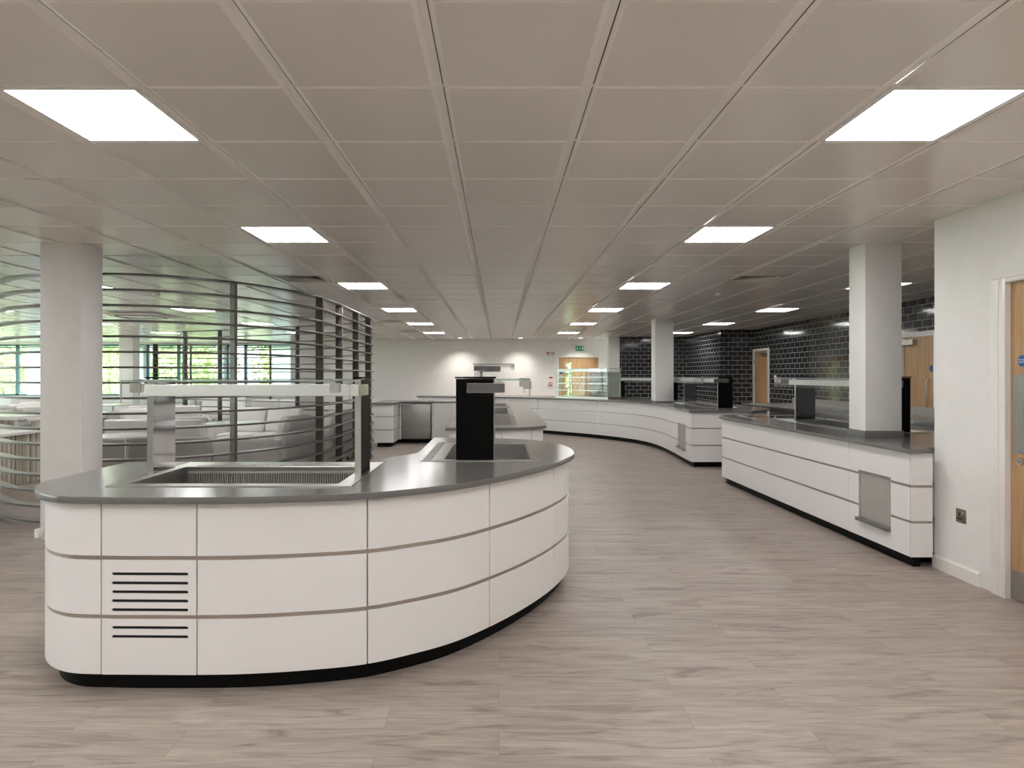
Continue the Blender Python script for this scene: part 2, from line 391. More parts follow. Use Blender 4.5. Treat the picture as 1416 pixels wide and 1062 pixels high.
for iy in range(gy(YN)-1, gy(YW)+2): tg.box(XL, GY0+iy*T-.008, ZC+.0062, XR, GY0+iy*T+.008, ZC+.0115)
obj('ceiling_runner', tg, M['ceiledge'], ceil); obj('shadow_gap', td, M['ceilback'], ceil)

# walls
struct('wall_back', MB().box(-6.5, YB, 0, 1.79, YB+.15, ZC).box(3.18, YB, 0, 3.53, YB+.15, ZC).box(1.79, YB, 2.03, 3.18, YB+.15, ZC).box(-6.5, YB+.15, 0, -6.35, YW, ZC), M['wall'])
struct('wall_tiled', MB().box(3.53,19.0,0,5.68,19.15,ZC).box(5.53,16.25,0,5.68,19.0,ZC).box(5.53,16.1,0,6.48,16.25,ZC)
       .box(6.33,4.95,0,6.48,9.35,ZC).box(6.33,10.15,0,6.48,15.12,ZC).box(6.33,16.05,0,6.48,16.1,ZC).box(6.33,9.35,2.07,6.48,10.15,ZC).box(6.33,15.12,2.07,6.48,16.05,ZC), M['tile'])
struct('wall_right', MB().box(3.24,4.12,0,3.40,4.8,ZC).box(3.24,YN,0,3.40,3.12,ZC).box(3.24,3.12,2.03,3.40,4.12,ZC).box(3.40,4.65,0,6.48,4.8,ZC), M['wall'])
struct('wall_front', MB().box(XL,YN-.15,0,3.24,YN,ZC), M['wall'])
# window wall of the lounge and added, unseen glazing in the left wall
WIN = [(-18.0,-15.02),(-15.0,-12.08),(-12.06,-9.34),(-9.32,-6.62)]
BLIND = [(-16.13,-15.05),(-12.73,-12.11),(-9.65,-9.36),(-7.80,-6.66)]
SILL, HEAD = .75, 2.50
wb = MB().box(XL,YW,0,-6.35,YW+.25,SILL).box(XL,YW,HEAD,-6.35,YW+.25,ZC)
for (a, b) in zip([w[1] for w in WIN], [w[0] for w in WIN[1:]]+[-6.35]): wb.box(a,YW,SILL,b,YW+.25,HEAD)
struct('wall_lounge', wb, M['wall'])
ADDED_LW = [(-1.5,4.),(4.5,10.),(10.5,15.5),(16.,21.)]
SILL2 = .2
lw = MB().box(XL-.25,YN,0,XL,YW,SILL2).box(XL-.25,YN,HEAD,XL,YW,ZC)
for a, b in zip([YN]+[w[1] for w in ADDED_LW], [w[0] for w in ADDED_LW]+[YW]): lw.box(XL-.25,a,SILL2,XL,b,HEAD)
struct('wall_left', lw, M['wall'])
MULL = {0:[-16.5],1:[-13.9,-12.70],2:[-10.97],3:[-8.68]}
for i, (a, b) in enumerate(WIN):
    w = bpy.data.objects.new('window_%d' % (i+1), None); COL.objects.link(w); w.location = (a, YW+.12, SILL); w['kind'] = 'structure'
    fr = MB()
    for x in [a+.03, b-.03]+MULL[i]: fr.box(x-.05,YW+.08,SILL,x+.05,YW+.16,HEAD)
    fr.box(a,YW+.08,SILL,b,YW+.16,SILL+.06).box(a,YW+.08,HEAD-.06,b,YW+.16,HEAD).box(a,YW+.09,HEAD-.12,b,YW+.15,HEAD-.08)
    obj('window_frame', fr, M['winframe'], w); obj('pane', MB().box(a,YW+.115,SILL,b,YW+.125,HEAD), M['winglass'], w)
    obj('window_blind', MB().box(BLIND[i][0],YW+.03,SILL+.02,BLIND[i][1],YW+.033,HEAD-.02), M['blind'], w)
    obj('window_sill', MB().box(a,YW-.04,SILL-.03,b,YW+.08,SILL), M['trimwhite'], w)
for i, (a, b) in enumerate(ADDED_LW):  # left windows out of view, added to let in more daylight
    w = bpy.data.objects.new('window_%d' % (i+5), None); COL.objects.link(w); w.location = (XL-.12, a, SILL2); w['kind'] = 'structure'
    fr = MB(); n = int((b-a)/1.25)
    for k in range(n+1): y = a+(b-a)*k/n; fr.box(XL-.16,y-.04,SILL2,XL-.08,y+.04,HEAD)
    fr.box(XL-.16,a,SILL2,XL-.08,b,SILL2+.06).box(XL-.16,a,HEAD-.06,XL-.08,b,HEAD)
    obj('window_frame', fr, M['winframe'], w); obj('pane', MB().box(XL-.125,a,SILL2,XL-.115,b,HEAD), M['winglass'], w)
# columns
struct('column', MB().box(-3.97,5.58,0,-3.61,5.875,ZC+.01), M['wall'], bevel=.004)
struct('column', MB().box(-3.97,12.8,0,-3.60,13.1,ZC+.01), M['wall'], bevel=.004)
struct('column', MB().box(-10.9,18.5,0,-10.5,18.85,ZC+.01), M['wall'], bevel=.004)
c1 = struct('column', MB().box(3.18,5.60,ZT+.001,3.497,5.86,ZC+.01), M['wall'], bevel=.004)
obj('column_collar', MB().box(3.168,5.588,ZT+.0005,3.509,5.872,.945), M['worktop'], c1, .002)
c2 = struct('column', MB().box(3.15,13.0,ZT+.001,3.52,13.34,ZC+.01), M['wall'], bevel=.004)
obj('column_collar', MB().box(3.14,12.99,ZT+.0005,3.53,13.35,.915), M['worktop'], c2, .002)
struct('column', MB().box(3.215,18.85,0,3.528,19.14,ZC+.01), M['wall'], bevel=.004)
# skirting
struct('baseboard_right', MB().box(3.222,4.335,0,3.239,4.8,.085).taper(3.222,4.335,3.239,4.8,.085,3.233,4.335,3.239,4.8,.1).box(3.222,YN,0,3.239,3.0,.095), M['trimwhite'])
struct('baseboard_back', MB().box(-6.3,YB-.018,0,1.68,YB-.001,.1), M['trimwhite'])

# doors -------------------------------------------------------------
def door(n, loc): 
    d = bpy.data.objects.new('door_%d' % n, None); COL.objects.link(d); d.location = loc; d['kind'] = 'structure'; return d
d1 = door(1, (3.26,4.1,0))
obj('door_leaf', MB().box(3.262,3.125,.006,3.306,4.113,2.012), M['oak'], d1, .002)
obj('door_frame', MB().box(3.225,4.113,0,3.40,4.165,2.045).box(3.223,4.166,0,3.2395,4.228,2.044).box(3.225,3.07,0,3.40,3.122,2.045).box(3.223,3.005,0,3.2395,3.069,2.044).box(3.225,3.123,2.016,3.40,4.112,2.044).box(3.223,3.005,2.045,3.2395,4.228,2.085), M['trimwhite'], d1, .003)
obj('kick_plate', MB().box(3.259,3.135,.01,3.262,4.105,.19), M['steeld'], d1)
pp = plate([(-.04,-.24),(-.032,-.248),(.032,-.248),(.04,-.24),(.04,.24),(.032,.248),(-.032,.248),(-.04,.24)], [], 0, .003)
pp.transform(Matrix.Translation((3.2615,4.045,1.18)) @ Matrix(((0,0,-1,0),(1,0,0,0),(0,1,0,0),(0,0,0,1))))
obj('push_plate', pp, M['steeld'], d1)
def disc(c, r, th, axis, n=28):                          # thin disc whose axis points along -x or -y
    R = Matrix.Translation(c) @ (Matrix.Rotation(-PI/2,4,'Y') if axis == 'x' else Matrix.Rotation(PI/2,4,'X'))
    mb = MB(); mb.lathe([(r*.96,0),(r,th*.3),(r,th*.8),(r*.96,th)], (0,0,0), n, R); return mb
lk = disc((3.262,4.032,.885), .024, .012, 'x'); lk.box(3.235,4.018,.88,3.25,4.046,.89)
obj('thumb_turn', lk, M['steel'], d1)
sg = obj('door_sign', disc((3.262,4.02,1.515), .036, .002, 'x'), M['signblue'], d1)
def text_mesh(body, size, M4):
    cu = bpy.data.curves.new('t','FONT'); cu.body = body; cu.size = size; cu.align_x = 'CENTER'; cu.align_y = 'CENTER'; cu.extrude = .0003; cu.space_line = .95
    o = bpy.data.objects.new('t', cu); COL.objects.link(o); dg = bpy.context.evaluated_depsgraph_get(); dg.update()
    me = bpy.data.meshes.new_from_object(o.evaluated_get(dg)); bpy.data.objects.remove(o); bpy.data.curves.remove(cu); me.transform(M4); me.materials.clear(); return me
FX = Matrix(((0,0,-1,0),(-1,0,0,0),(0,1,0,0),(0,0,0,1)))   # text plane facing -x
FY = Matrix(((1,0,0,0),(0,0,-1,0),(0,1,0,0),(0,0,0,1)))    # text plane facing -y
obj('sign_lettering', text_mesh('Fire door\nkeep shut', .0145, Matrix.Translation((3.2594,4.02,1.515)) @ FX), M['signwhite'], d1)
# back wall door
d2 = door(2, (2.48,YB,0))
obj('door_leaf', MB().box(1.87,YB+.03,.006,2.07,YB+.075,2.0).box(2.26,YB+.03,.006,3.10,YB+.075,2.0).box(2.07,YB+.03,1.84,2.26,YB+.075,2.0).box(2.07,YB+.03,.006,2.26,YB+.075,.6), M['oak'], d2)
obj('vision_panel', MB().box(2.07,YB+.045,.6,2.26,YB+.055,1.84), M['winglass'], d2)
obj('door_frame', MB().box(1.79,YB-.015,0,1.868,YB+.15,2.075).box(3.102,YB-.015,0,3.18,YB+.15,2.075).box(1.868,YB-.015,2.003,3.102,YB+.15,2.075), M['trimwhite'], d2)
obj('door_pull', MB().box(1.90,YB+.024,.95,1.97,YB+.03,1.38), M['steeld'], d2)
obj('door_sign', disc((1.935,YB+.03,1.515), .05, .003, 'y'), M['signblue'], d2)
# kitchen doors in the tiled wall
d3 = door(3, (6.33,15.6,0))
obj('door_leaf', MB().box(6.345,15.17,.006,6.39,16.0,2.02), M['oak'], d3)
obj('door_frame', MB().box(6.315,15.10,0,6.40,15.168,2.085).box(6.315,16.002,0,6.40,16.07,2.085).box(6.315,15.168,2.022,6.40,16.002,2.085), M['trimwhite'], d3)
obj('door_closer', MB().box(6.30,15.25,1.88,6.345,15.48,1.97).box(6.29,15.3,1.97,6.31,15.75,1.985), M['steeld'], d3)
for z in (1.35,1.75,.3): obj('hinge', MB().box(6.312,15.985,z-.05,6.35,16.02,z+.05), M['steel'], d3)
d4 = door(4, (6.33,9.75,0))
obj('door_leaf', MB().box(6.345,9.38,.006,6.39,10.10,2.02), M['oak'], d4)
obj('door_frame', MB().box(6.31,9.30,0,6.40,9.376,2.09).box(6.31,10.104,0,6.40,10.18,2.09).box(6.31,9.376,2.024,6.40,10.104,2.09), M['trimwhite'], d4)
obj('door_closer', MB().box(6.28,9.80,1.90,6.345,10.06,1.98).box(6.27,9.95,1.98,6.29,10.08,1.995), M['steel'], d4)
hp = [(6.345,9.49,1.36),(6.30,9.49,1.36),(6.285,9.49,1.34),(6.285,9.49,.96),(6.30,9.49,.94),(6.345,9.49,.94)]
obj('door_handle', MB().tube(hp,.0095,10), M['steel'], d4)
obj('door_sign', disc((6.345,9.46,1.53), .05, .003, 'x'), M['signblue'], d4)

# ================================================================== CEILING FITTINGS
def light_protos():
    r = thing('ceiling_light','', 'ceiling light', (0,0,0))
    fr = plate([(-.285,-.292),(.285,-.292),(.285,.292),(-.285,.292)], [[(-.264,-.276),(.264,-.276),(.264,.276),(-.264,.276)]], -.002, .012)
    link('light_frame', fr, M['lightframe'], r)
    link('diffuser', MB().box(-.264,-.276,.002,.264,.276,.008).mesh('diffuser'), M['diffuser'], r)
    return r
NTH = ['first','second','third','fourth','fifth','sixth','seventh','eighth']
RN = {-2.038:'row over the front island', 1.562:'row over the open aisle', 4.562:'row beside the black tiled walls', -5.638:'lounge row beyond the slatted screen', -9.238:'second lounge row', -12.238:'outermost lounge row'}
proto = light_protos(); first = True
for x, ys in ROWS:
    if x == -.238 or x < -3.8 and x > -3.9 or len(ys) == 1: vis = []
    else: vis = [y for y in ys if y > (2 if x in (-2.038,1.562) else 6 if x != -9.238 else 9)]
    for y in ys:
        k = vis.index(y) if y in vis else -1
        lab = 'ceiling light panel, %s in the %s' % (NTH[k], RN[x]) if k >= 0 else 'unseen square ceiling light panel, added for light'
        loc = (x+.3, y+.3, ZC)
        if first: proto.location = loc; proto['label'] = lab; proto['group'] = 'square light panels in the ceiling grid'; first = False
        else: copy_tree(proto, loc, 0, lab, 'square light panels in the ceiling grid')
def vent_proto():
    r = thing('ceiling_vent','', 'vent', (0,0,0))
    fr = plate([(-.29,-.295),(.29,-.295),(.29,.295),(-.29,.295)], [[(-.25,-.25),(.25,-.25),(.25,.25),(-.25,.25)]], -.002, .010)
    link('vent_frame', fr, M['ceiling'], r)
    lv = MB()
    for k in range(6):
        a = .25-k*.04; b = a-.032
        lv.add([(-a,-a,0),(a,-a,0),(a,a,0),(-a,a,0),(-b,-b,.024),(b,-b,.024),(b,b,.024),(-b,b,.024)], [(0,1,5,4),(1,2,6,5),(2,3,7,6),(3,0,4,7)])
    link('louvre', lv.mesh('louvre'), M['ceiling'], r)
    link('vent_box', MB().box(-.27,-.27,.028,.27,.27,.034).mesh('vent_box'), M['ceilback'], r)
    return r
vp = vent_proto()
VL = ['square louvred ceiling vent in front of the slatted screen end', 'square louvred ceiling vent above the serving counter by the white column', 'square louvred ceiling vent near the back wall, over the drawer counter', 'square louvred ceiling vent beside the last island row light', 'square louvred ceiling vent ahead of the column on the far counter', 'square louvred ceiling vent near the exit door']
for i, (x, y) in enumerate(VENTS):
    loc = (x+.3, y+.3, ZC)
    if i == 0: vp.location = loc; vp['label'] = VL[0]; vp['group'] = 'ceiling vents'
    else: copy_tree(vp, loc, 0, VL[i], 'ceiling vents')
# wall-washing downlights by the back wall
DL = [(-1.17,'above the drawer counter side'),(.65,'at the middle of the back wall'),(2.46,'in front of the exit door')]
for x, w in DL:
    d = thing('downlight', 'small square recessed downlight %s' % w, 'downlight', (x,19.42,ZC), 'recessed downlights along the back wall')
    obj('downlight_trim', MB().box(x-.07,19.35,ZC-.012,x+.07,19.49,ZC-.001), M['lightframe'], d)
    obj('downlight_lens', MB().box(x-.055,19.365,ZC-.015,x+.055,19.475,ZC-.012), M['spot'], d)
    la = bpy.data.lights.new('downlight_lamp','SPOT'); la.energy = 58; la.spot_size = math.radians(105); la.spot_blend = 1.0; la.color = (1,.93,.84); la.shadow_soft_size = .05
    lo = bpy.data.objects.new('downlight_lamp', la); COL.objects.link(lo); lo.location = (x,19.42,ZC-.03); lo.rotation_euler = (math.radians(14),0,0)
# air-conditioning cassette and detectors
ac = thing('ceiling_cassette','square white air conditioning cassette under the lounge ceiling','air conditioner',(-6.7,12.1,ZC))
obj('cassette_body', MB().taper(-7.08,11.72,-6.32,12.48,ZC-.05,-7.17,11.63,-6.23,12.57,ZC-.012), M['ceiling'], ac, .01)
sl = MB()
for (a,b,c,d) in ((-7.0,11.74,-6.4,11.79),(-7.0,12.41,-6.4,12.46),(-7.06,11.82,-7.01,12.38),(-6.39,11.82,-6.34,12.38)): sl.box(a,b,ZC-.053,c,d,ZC-.05)
obj('air_slot', sl, M['dark'], ac)
for i, (x,y,l) in enumerate(((-4.75,8.95,'small round white smoke detector on ceiling behind the screen'),(3.05,8.95,'small round white smoke detector on ceiling over the serving counters'),(-5.85,14.6,'small domed white detector on ceiling deep in the lounge'))):
    o = obj('smoke_detector', MB().lathe([(.05,0),(.052,.012),(.045,.03),(.03,.038)], (0,0,-.038), 24).lathe([(.02,-.046),(.022,-.04)],(0,0,0),16), M['plastic']); o.location = (x,y,ZC-.001); tag(o, l, 'smoke detector')

# ================================================================== COUNTERS
ROWZ = [(.085,.3325),(.352,.5966),(.616,.853)]
def counter(name, label, out, pxs, extra=(), niche=None, slots=None, loc=None, skip=()):
    root = thing(name, label, 'serving counter', loc or (out[0][0], out[0][1], 0))
    face = offset_closed(out, .04); pf = Path(face)
    stripp = Path(offset_closed(out, .047)); car = offset_closed(out, .062)
    obj('carcass', MB().ring(car, offset_closed(out,.078), .086, .855), M['carcass'], root)
    pl = offset_closed(out, .095); obj('plinth', MB().ring(pl, offset_closed(out,.11), .0005, .086), M['plinth'], root)
    js = sorted([pf.s_px(p) for p in pxs] + [pf.L*e for e in extra])
    nz = None
    if niche:
        a, b = sorted((pf.s_px(niche[0]), pf.s_px(niche[1]))); nz = (a, b, niche[2], niche[3])
    for ri, (z0, z1) in enumerate(ROWZ):
        for i, a in enumerate(js):
            b = js[(i+1) % len(js)]
            if b <= a: b += pf.L
            g = .0028
            if (i, ri) in skip: continue
            if slots and ri in slots and slots[ri][0] == i:
                A, B = Vector(pf.at(a+g)), Vector(pf.at(b-g)); d = (B-A).normalized(); w = (B-A).length
                hs = []
                for (u0, u1, zc) in slots[ri][1]:
                    r = .0074; u0 *= w; u1 *= w
                    hs.append([(u0+r*math.cos(t), zc+r*math.sin(t)) for t in [PI/2+PI*k/6 for k in range(7)]] + [(u1+r*math.cos(t), zc+r*math.sin(t)) for t in [-PI/2+PI*k/6 for k in range(7)]])
                me = plate([(0,z0),(w,z0),(w,z1),(0,z1)], hs, -.007, .0, .0006)
                me.transform(Matrix(((d.x,0,d.y,A.x),(d.y,0,-d.x,A.y),(0,1,0,0),(0,0,0,1))))
                obj('panel', me, M['panel'], root)
                nn = Vector((-d.y,d.x)); bk = MB(); q = [A+nn*.0078, B+nn*.0078]; bk.strip([tuple(q[0]),tuple(q[1])], .002, z0+.01, z1-.01); obj('vent_backing', bk, M['dark'], root)
                continue
            if nz and a < nz[0] and b > nz[1] and nz[2] < z1 and nz[3] > z0:
                if nz[2] <= z0 and nz[3] >= z1:
                    obj('panel', MB().strip(pf.sub(a+g,nz[0]), .016, z0, z1), M['panel'], root); obj('panel', MB().strip(pf.sub(nz[1],b-g), .016, z0, z1), M['panel'], root)
                else:
                    mb = MB().strip(pf.sub(a+g,nz[0]), .016, z0, z1).strip(pf.sub(nz[1],b-g), .016, z0, z1)
                    mb.strip(pf.sub(nz[0],nz[1]), .016, z0 if nz[2] > z0 else nz[3], nz[2] if nz[2] > z0 else z1)
                    obj('panel', mb, M['panel'], root)
                continue
            obj('panel', MB().strip(pf.sub(a+g,b-g), .016, z0, z1), M['panel'], root, .0012, 1)
    for (z0, z1) in ((.3325,.352),(.5966,.616)):
        mb = MB()
        if nz:
            k = stripp.L/pf.L; mb.strip(stripp.sub(nz[1]*k, nz[0]*k+stripp.L), .012, z0-.012, z1+.012)
        else: mb.ring(stripp.p[:-1], offset_closed(out,.058), z0-.012, z1+.012)
        obj('steel_strip', mb, M['strip'], root)
    if nz:
        A, B = Vector(pf.at(nz[0])), Vector(pf.at(nz[1])); d = (B-A).normalized(); w = (B-A).length; nn = Vector((-d.y,d.x))
        X = Matrix(((d.x,nn.x,0,A.x),(d.y,nn.y,0,A.y),(0,0,1,0),(0,0,0,1))); z0, z1 = nz[2], nz[3]
        mb = MB()
        mb.box(-.006,.002,z0,0,.30,z1,X).box(w,.002,z0,w+.006,.30,z1,X).box(-.006,.002,z1,w+.006,.30,z1+.006,X).box(-.006,.30,z0,w+.006,.306,z1+.006,X)
        obj('niche_liner', mb, M['niche'], root)
        obj('niche_shelf', MB().box(-.003,-.03,z0-.0,w+.0,.30,z0+.028,X), M['worktop'], root, .002)
    return root, pf
def rect(x0,y0,x1,y1): return [(x0,y0),(x1,y0),(x1,y1),(x0,y1)]
def worktop(label, out, holes, loc):
    o = link('worktop', plate(offset_closed(out,.002), holes, ZT-.031, ZT, .002), M['worktop']); tag(o, label, 'worktop'); return o

# --- front island
O1 = outline([(-2.31,4.02,1),(-2.31,3.45),(-2.295,3.24),(-2.21,3.07),(-2.09,2.94),(-1.945,2.865),(-1.75,2.845),(-1.45,2.84),(-1.15,2.848),(-.871,2.885),(-.602,2.951),(-.40,3.06),(-.217,3.19),(-.053,3.365),(.143,3.63),(.334,3.955),(.46,4.245),(.519,4.451),(.535,4.65),(.52,4.87),(.441,5.177),(.33,5.34),(.214,5.44),(.06,5.52),(-.12,5.56),(-.30,5.58),(-.565,5.60,1),(-.566,4.62),(-.574,4.476),(-.635,4.354),(-.715,4.253),(-.815,4.09),(-.97,4.03),(-1.2,4.02)])
W1 = (-1.83,3.18,-.79,3.77); W2 = (-.349,4.10,.20,5.05); G2 = (-.487,4.06,-.42,5.16)
zs2 = [H-(y-520)*2.885/892 for y in (793.7,806.3,818.6,831.0,843.4)]; zs3 = [H-(y-520)*2.885/892 for y in (868.0,880.4)]
isl, pf1 = counter('serving_island', 'curved white fascia island with black plinth and slotted vents, in front', O1, [140,272,508,677,766], extra=(.55,.70,.86,.985),
    slots={1:(0,[(.12,.90,z) for z in zs2]), 0:(0,[(.12,.90,z) for z in zs3])})
worktop('polished grey worktop curving over the front island', O1, [rect(W1[0]-.012,W1[1]-.012,W1[2]+.012,W1[3]+.012), rect(W2[0]-.012,W2[1]-.012,W2[2]+.012,W2[3]+.012), rect(G2[0]-.004,G2[1]-.004,G2[2]+.004,G2[3]+.004)], None)
so = obj('socket_box', MB().box(-2.292,3.18,.62,-2.272,3.27,.665), M['plastic'], None, .003); tag(so, 'small white socket box on the side of the front island', 'socket')

def well(label, w, fl, group=None, depth=.20, grille=None, name='food_well'):
    x0,y0,x1,y1 = w; r = thing(name, label, 'food well', ((x0+x1)/2, (y0+y1)/2, ZT-depth))
    me = plate(rect(*fl), [rect(x0,y0,x1,y1)], ZT+.0005, ZT+.0045, .0012); obj('flange', me, M['steel'], r)
    t = .008; b = MB()
    b.box(x0-t,y0-t,ZT-depth,x0,y1+t,ZT+.001).box(x1,y0-t,ZT-depth,x1+t,y1+t,ZT+.001).box(x0,y0-t,ZT-depth,x1,y0,ZT+.001).box(x0,y1,ZT-depth,x1,y1+t,ZT+.001).box(x0-t,y0-t,ZT-depth-t,x1+t,y1+t,ZT-depth)
    obj('basin', b, M['steeld'], r)
    return r
w1 = well('large steel display well sunk in front island under its gantry', W1, (-1.90,3.11,-.712,3.975))
obj('grille_backing', MB().box(-1.80,3.764,ZT-.115,-.80,3.769,ZT-.03), M['dark'], w1)
gb = MB(); n = 74
for k in range(n): x = -1.80+k*(1.0/n); gb.box(x,3.752,ZT-.115,x+.0066,3.766,ZT-.03)
gb.box(-1.81,3.750,ZT-.125,-.79,3.768,ZT-.113).box(-1.81,3.750,ZT-.032,-.79,3.768,ZT-.02)
obj('air_grille', gb, M['grillebar'], w1)
sl = MB()
for k in range(12): sl.box(-1.78+k*.082,3.80,ZT+.0045,-1.705+k*.082,3.87,ZT+.0075)
obj('flange_cover', sl, M['steel'], w1)
w2 = well('long steel display well sunk in the neck of front island', W2, (-.41,4.035,.241,5.12))
gv = thing('air_grille','narrow steel air grille set beside the neck well','grille',(G2[0],G2[1],ZT-.02))
obj('grille_frame', plate(rect(-.495,4.04,-.413,5.17), [rect(-.483,4.06,-.424,5.15)], ZT+.0005, ZT+.004), M['steel'], gv)
gb = MB()
for k in range(62): y = 4.062+k*.0175; gb.box(-.4835,y,ZT-.02,-.4235,y+.006,ZT+.003)
obj('grille_bar', gb, M['steel'], gv); obj('grille_tray', MB().box(-.4855,4.0615,ZT-.03,-.4215,5.1585,ZT-.025), M['dark'], gv)

# --- gantry over a well: local frame u along, v to the customer, origin at the back corner of the first post
def gantry(label, org, ang, Lg, slim=False, ztop=1.405, flip=1, pw=.24, inner='mirror', name='food_gantry', gl=.24):
    r = thing(name, label, 'gantry', (org[0], org[1], ZT)); r.location.z = ZT
    c, s = math.cos(ang), math.sin(ang)
    X = Matrix(((c, s*flip, 0, org[0]), (s, -c*flip, 0, org[1]), (0,0,1,0), (0,0,0,1)))   # u=(c,s) ; v=(s,-c)*flip
    t = .033; z0 = ZT+.005
    for k, u in enumerate((0, Lg-t)):
        if slim: obj('post', MB().box(u,-.03,z0,u+t,.03,ztop-.02,X), M['steel'], r, .002)
        else:
            p = obj('post', MB().box(u+.003,-pw,z0,u+t-.003,0,ztop-.003,X), M[inner], r)
            uo = u if k == 0 else u+t-.003
            obj('end_panel', MB().box(uo,-pw+.001,z0,uo+.003,-.001,ztop-.003,X), M['black'] if k == 0 or flip > 0 else M['black'], r)
            obj('front_edge', MB().box(u,-.001,z0,u+t,.002,ztop-.003,X), M['steel'], r)
            obj('post_cap', MB().box(u-.006,-pw-.006,ztop,u+t+.006,.01,ztop+.010,X), M['black'], r, .001, 1)
    zb0, zb1 = (ztop-.091, ztop-.031)
    b0, b1 = ((-.17,.07) if not slim else (-.03,.30))
    obj('light_beam', MB().box(-.0035,b0,zb0,Lg+.0035,b1,zb1,X), M['beam'], r, .002, 1)
    obj('beam_end', MB().box(-.006,b0+.002,zb0+.002,-.003,b1-.002,zb1-.002,X), M['endsteel'], r)
    obj('beam_end', MB().box(Lg+.003,b0+.002,zb0+.002,Lg+.006,b1-.002,zb1-.002,X), M['endsteel'], r)
    gz = ztop-.012; gv = gl if not slim else .46
    v0 = -pw if not slim else -.03
    obj('glass_shelf', MB().box(.005,v0+.02,gz,Lg-.005,gv,gz+.007,X), M['glass'], r)
    obj('shelf_edge', MB().box(.005,gv,gz,Lg-.005,gv+.002,gz+.007,X), M['gedge'], r)
    obj('shelf_edge', MB().box(.002,v0+.02,gz,.005,gv,gz+.007,X).box(Lg-.005,v0+.02,gz,Lg-.002,gv,gz+.007,X), M['gedge'], r)
    if slim: obj('shelf_frame', MB().box(-.004,-.04,gz-.004,.002,gv+.01,gz+.01,X).box(-.004,gv,gz-.06,.002,gv+.01,gz+.01,X).box(Lg,-.04,gz-.004,Lg+.006,gv+.01,gz+.01,X), M['steeld'], r)
    h = .105 if not slim else .06
    obj('front_glass', MB().box(.005,gv+.002,gz-h,Lg-.005,gv+.009,gz+.007,X), M['glass'], r)
    obj('glass_edge', MB().box(.0025,gv+.002,gz-h,.005,gv+.009,gz+.007,X).box(Lg-.005,gv+.002,gz-h,Lg-.0025,gv+.009,gz+.007,X), M['gedge'], r)
    for u in ((.055, Lg-.10) if not slim else ()):
        obj('glass_clamp', MB().box(u,gv-.03,gz-.055,u+.045,gv+.002,gz-.008,X).box(u,gv+.009,gz-.055,u+.045,gv+.022,gz-.008,X).box(u+.012,gv-.03,gz+.007,u+.055,gv+.012,gz+.013,X), M['steel'], r, .001, 1)
        obj('beam_bracket', MB().box(u+.03,b1-.05,zb1,u+.06,b1-.02,gz,X), M['steel'], r)
    return r
gantry('chrome post glass gantry with white beam, spanning the front island', (-1.885,3.457), 0, 1.1455)
gantry('black end post gantry with glass canopy on the island neck', (-.032,4.07), PI/2, 1.03, gl=.22)

# --- middle island with back run
O2 = outline([(-.553,6.66,1),(-.2,6.66),(.1,6.69),(.333,6.78),(.45,6.88),(.505,6.98),(.53,7.2),(.535,8.1),(.535,10.),(.53,12.),(.51,12.6),(.45,12.94),(.24,13.5),(0,13.9),(-.35,14.25),(-.8,14.4,1),(-2.54,14.4,1),(-2.54,12.87,1),(-2.07,12.87,1),(-2.07,13.6,1),(-.553,13.6,1)])
pfx = Path(offset_closed(O2,.04))
def frac(x, y): # arc-length fraction of the path point closest to (x,y)
    return min(((x-p[0])**2+(y-p[1])**2, c/pfx.L) for p, c in zip(pfx.p, pfx.c))[1]
isl2, _ = counter('serving_island', 'white fascia island behind the black post, running back to drawers', O2, [655,694,735], extra=(frac(.5,7.4),frac(.49,9.),frac(.49,10.6),frac(.48,12.2),frac(-.8,14.36),frac(-2.5,12.91),frac(-2.11,12.91),frac(-2.11,13.64),frac(-1.42,13.64),frac(-.593,13.64),frac(-.593,10.)))
obj('end_panel', MB().box(-1.40,13.618,.09,-.62,13.637,.853), M['panel'], isl2)
W3 = [(-.25,7.25,.13,8.55),(-.25,9.0,.13,10.8),(-.25,11.3,.13,12.5)]
worktop('pale grey worktop of the island behind the black post', O2, [rect(w[0]-.012,w[1]-.012,w[2]+.012,w[3]+.012) for w in W3[1:]], None)
hp = thing('hot_plate','flush glass hot plate in the island behind the black post','hot plate',(0,7.8,ZT))
obj('glass_top', MB().box(-.25,7.05,ZT+.0005,.135,8.62,ZT+.005), M['steeld'], hp); obj('hot_plate_frame', plate(rect(-.30,6.98,.20,8.7),[rect(-.25,7.05,.135,8.62)],ZT+.0005,ZT+.004), M['steel'], hp)
well('steel food well behind the hot plate, on the island past the black post', W3[1], (-.30,8.9,.195,10.9), name='food_well')
well('small steel food well at the back end of the island past the black post', W3[2], (-.30,11.15,.19,12.6), name='food_well')
gantry('slim post gantry with high glass canopy, visible above the black post', (-.28,7.95), PI/2, 1.9, slim=True, ztop=1.575, gl=.46)
fr = thing('undercounter_fridge','stainless steel fridge door beside the white drawers by back wall','fridge',(-1.75,13.6,0))
obj('fridge_body', MB().box(-2.055,13.603,.09,-1.425,13.638,.853), M['blackmetal'], fr)
obj('fridge_door', MB().box(-2.04,13.585,.10,-1.44,13.603,.84), M['steeld'], fr, .003)
obj('fridge_handle', MB().box(-2.04,13.572,.82,-1.44,13.585,.84), M['steel'], fr)

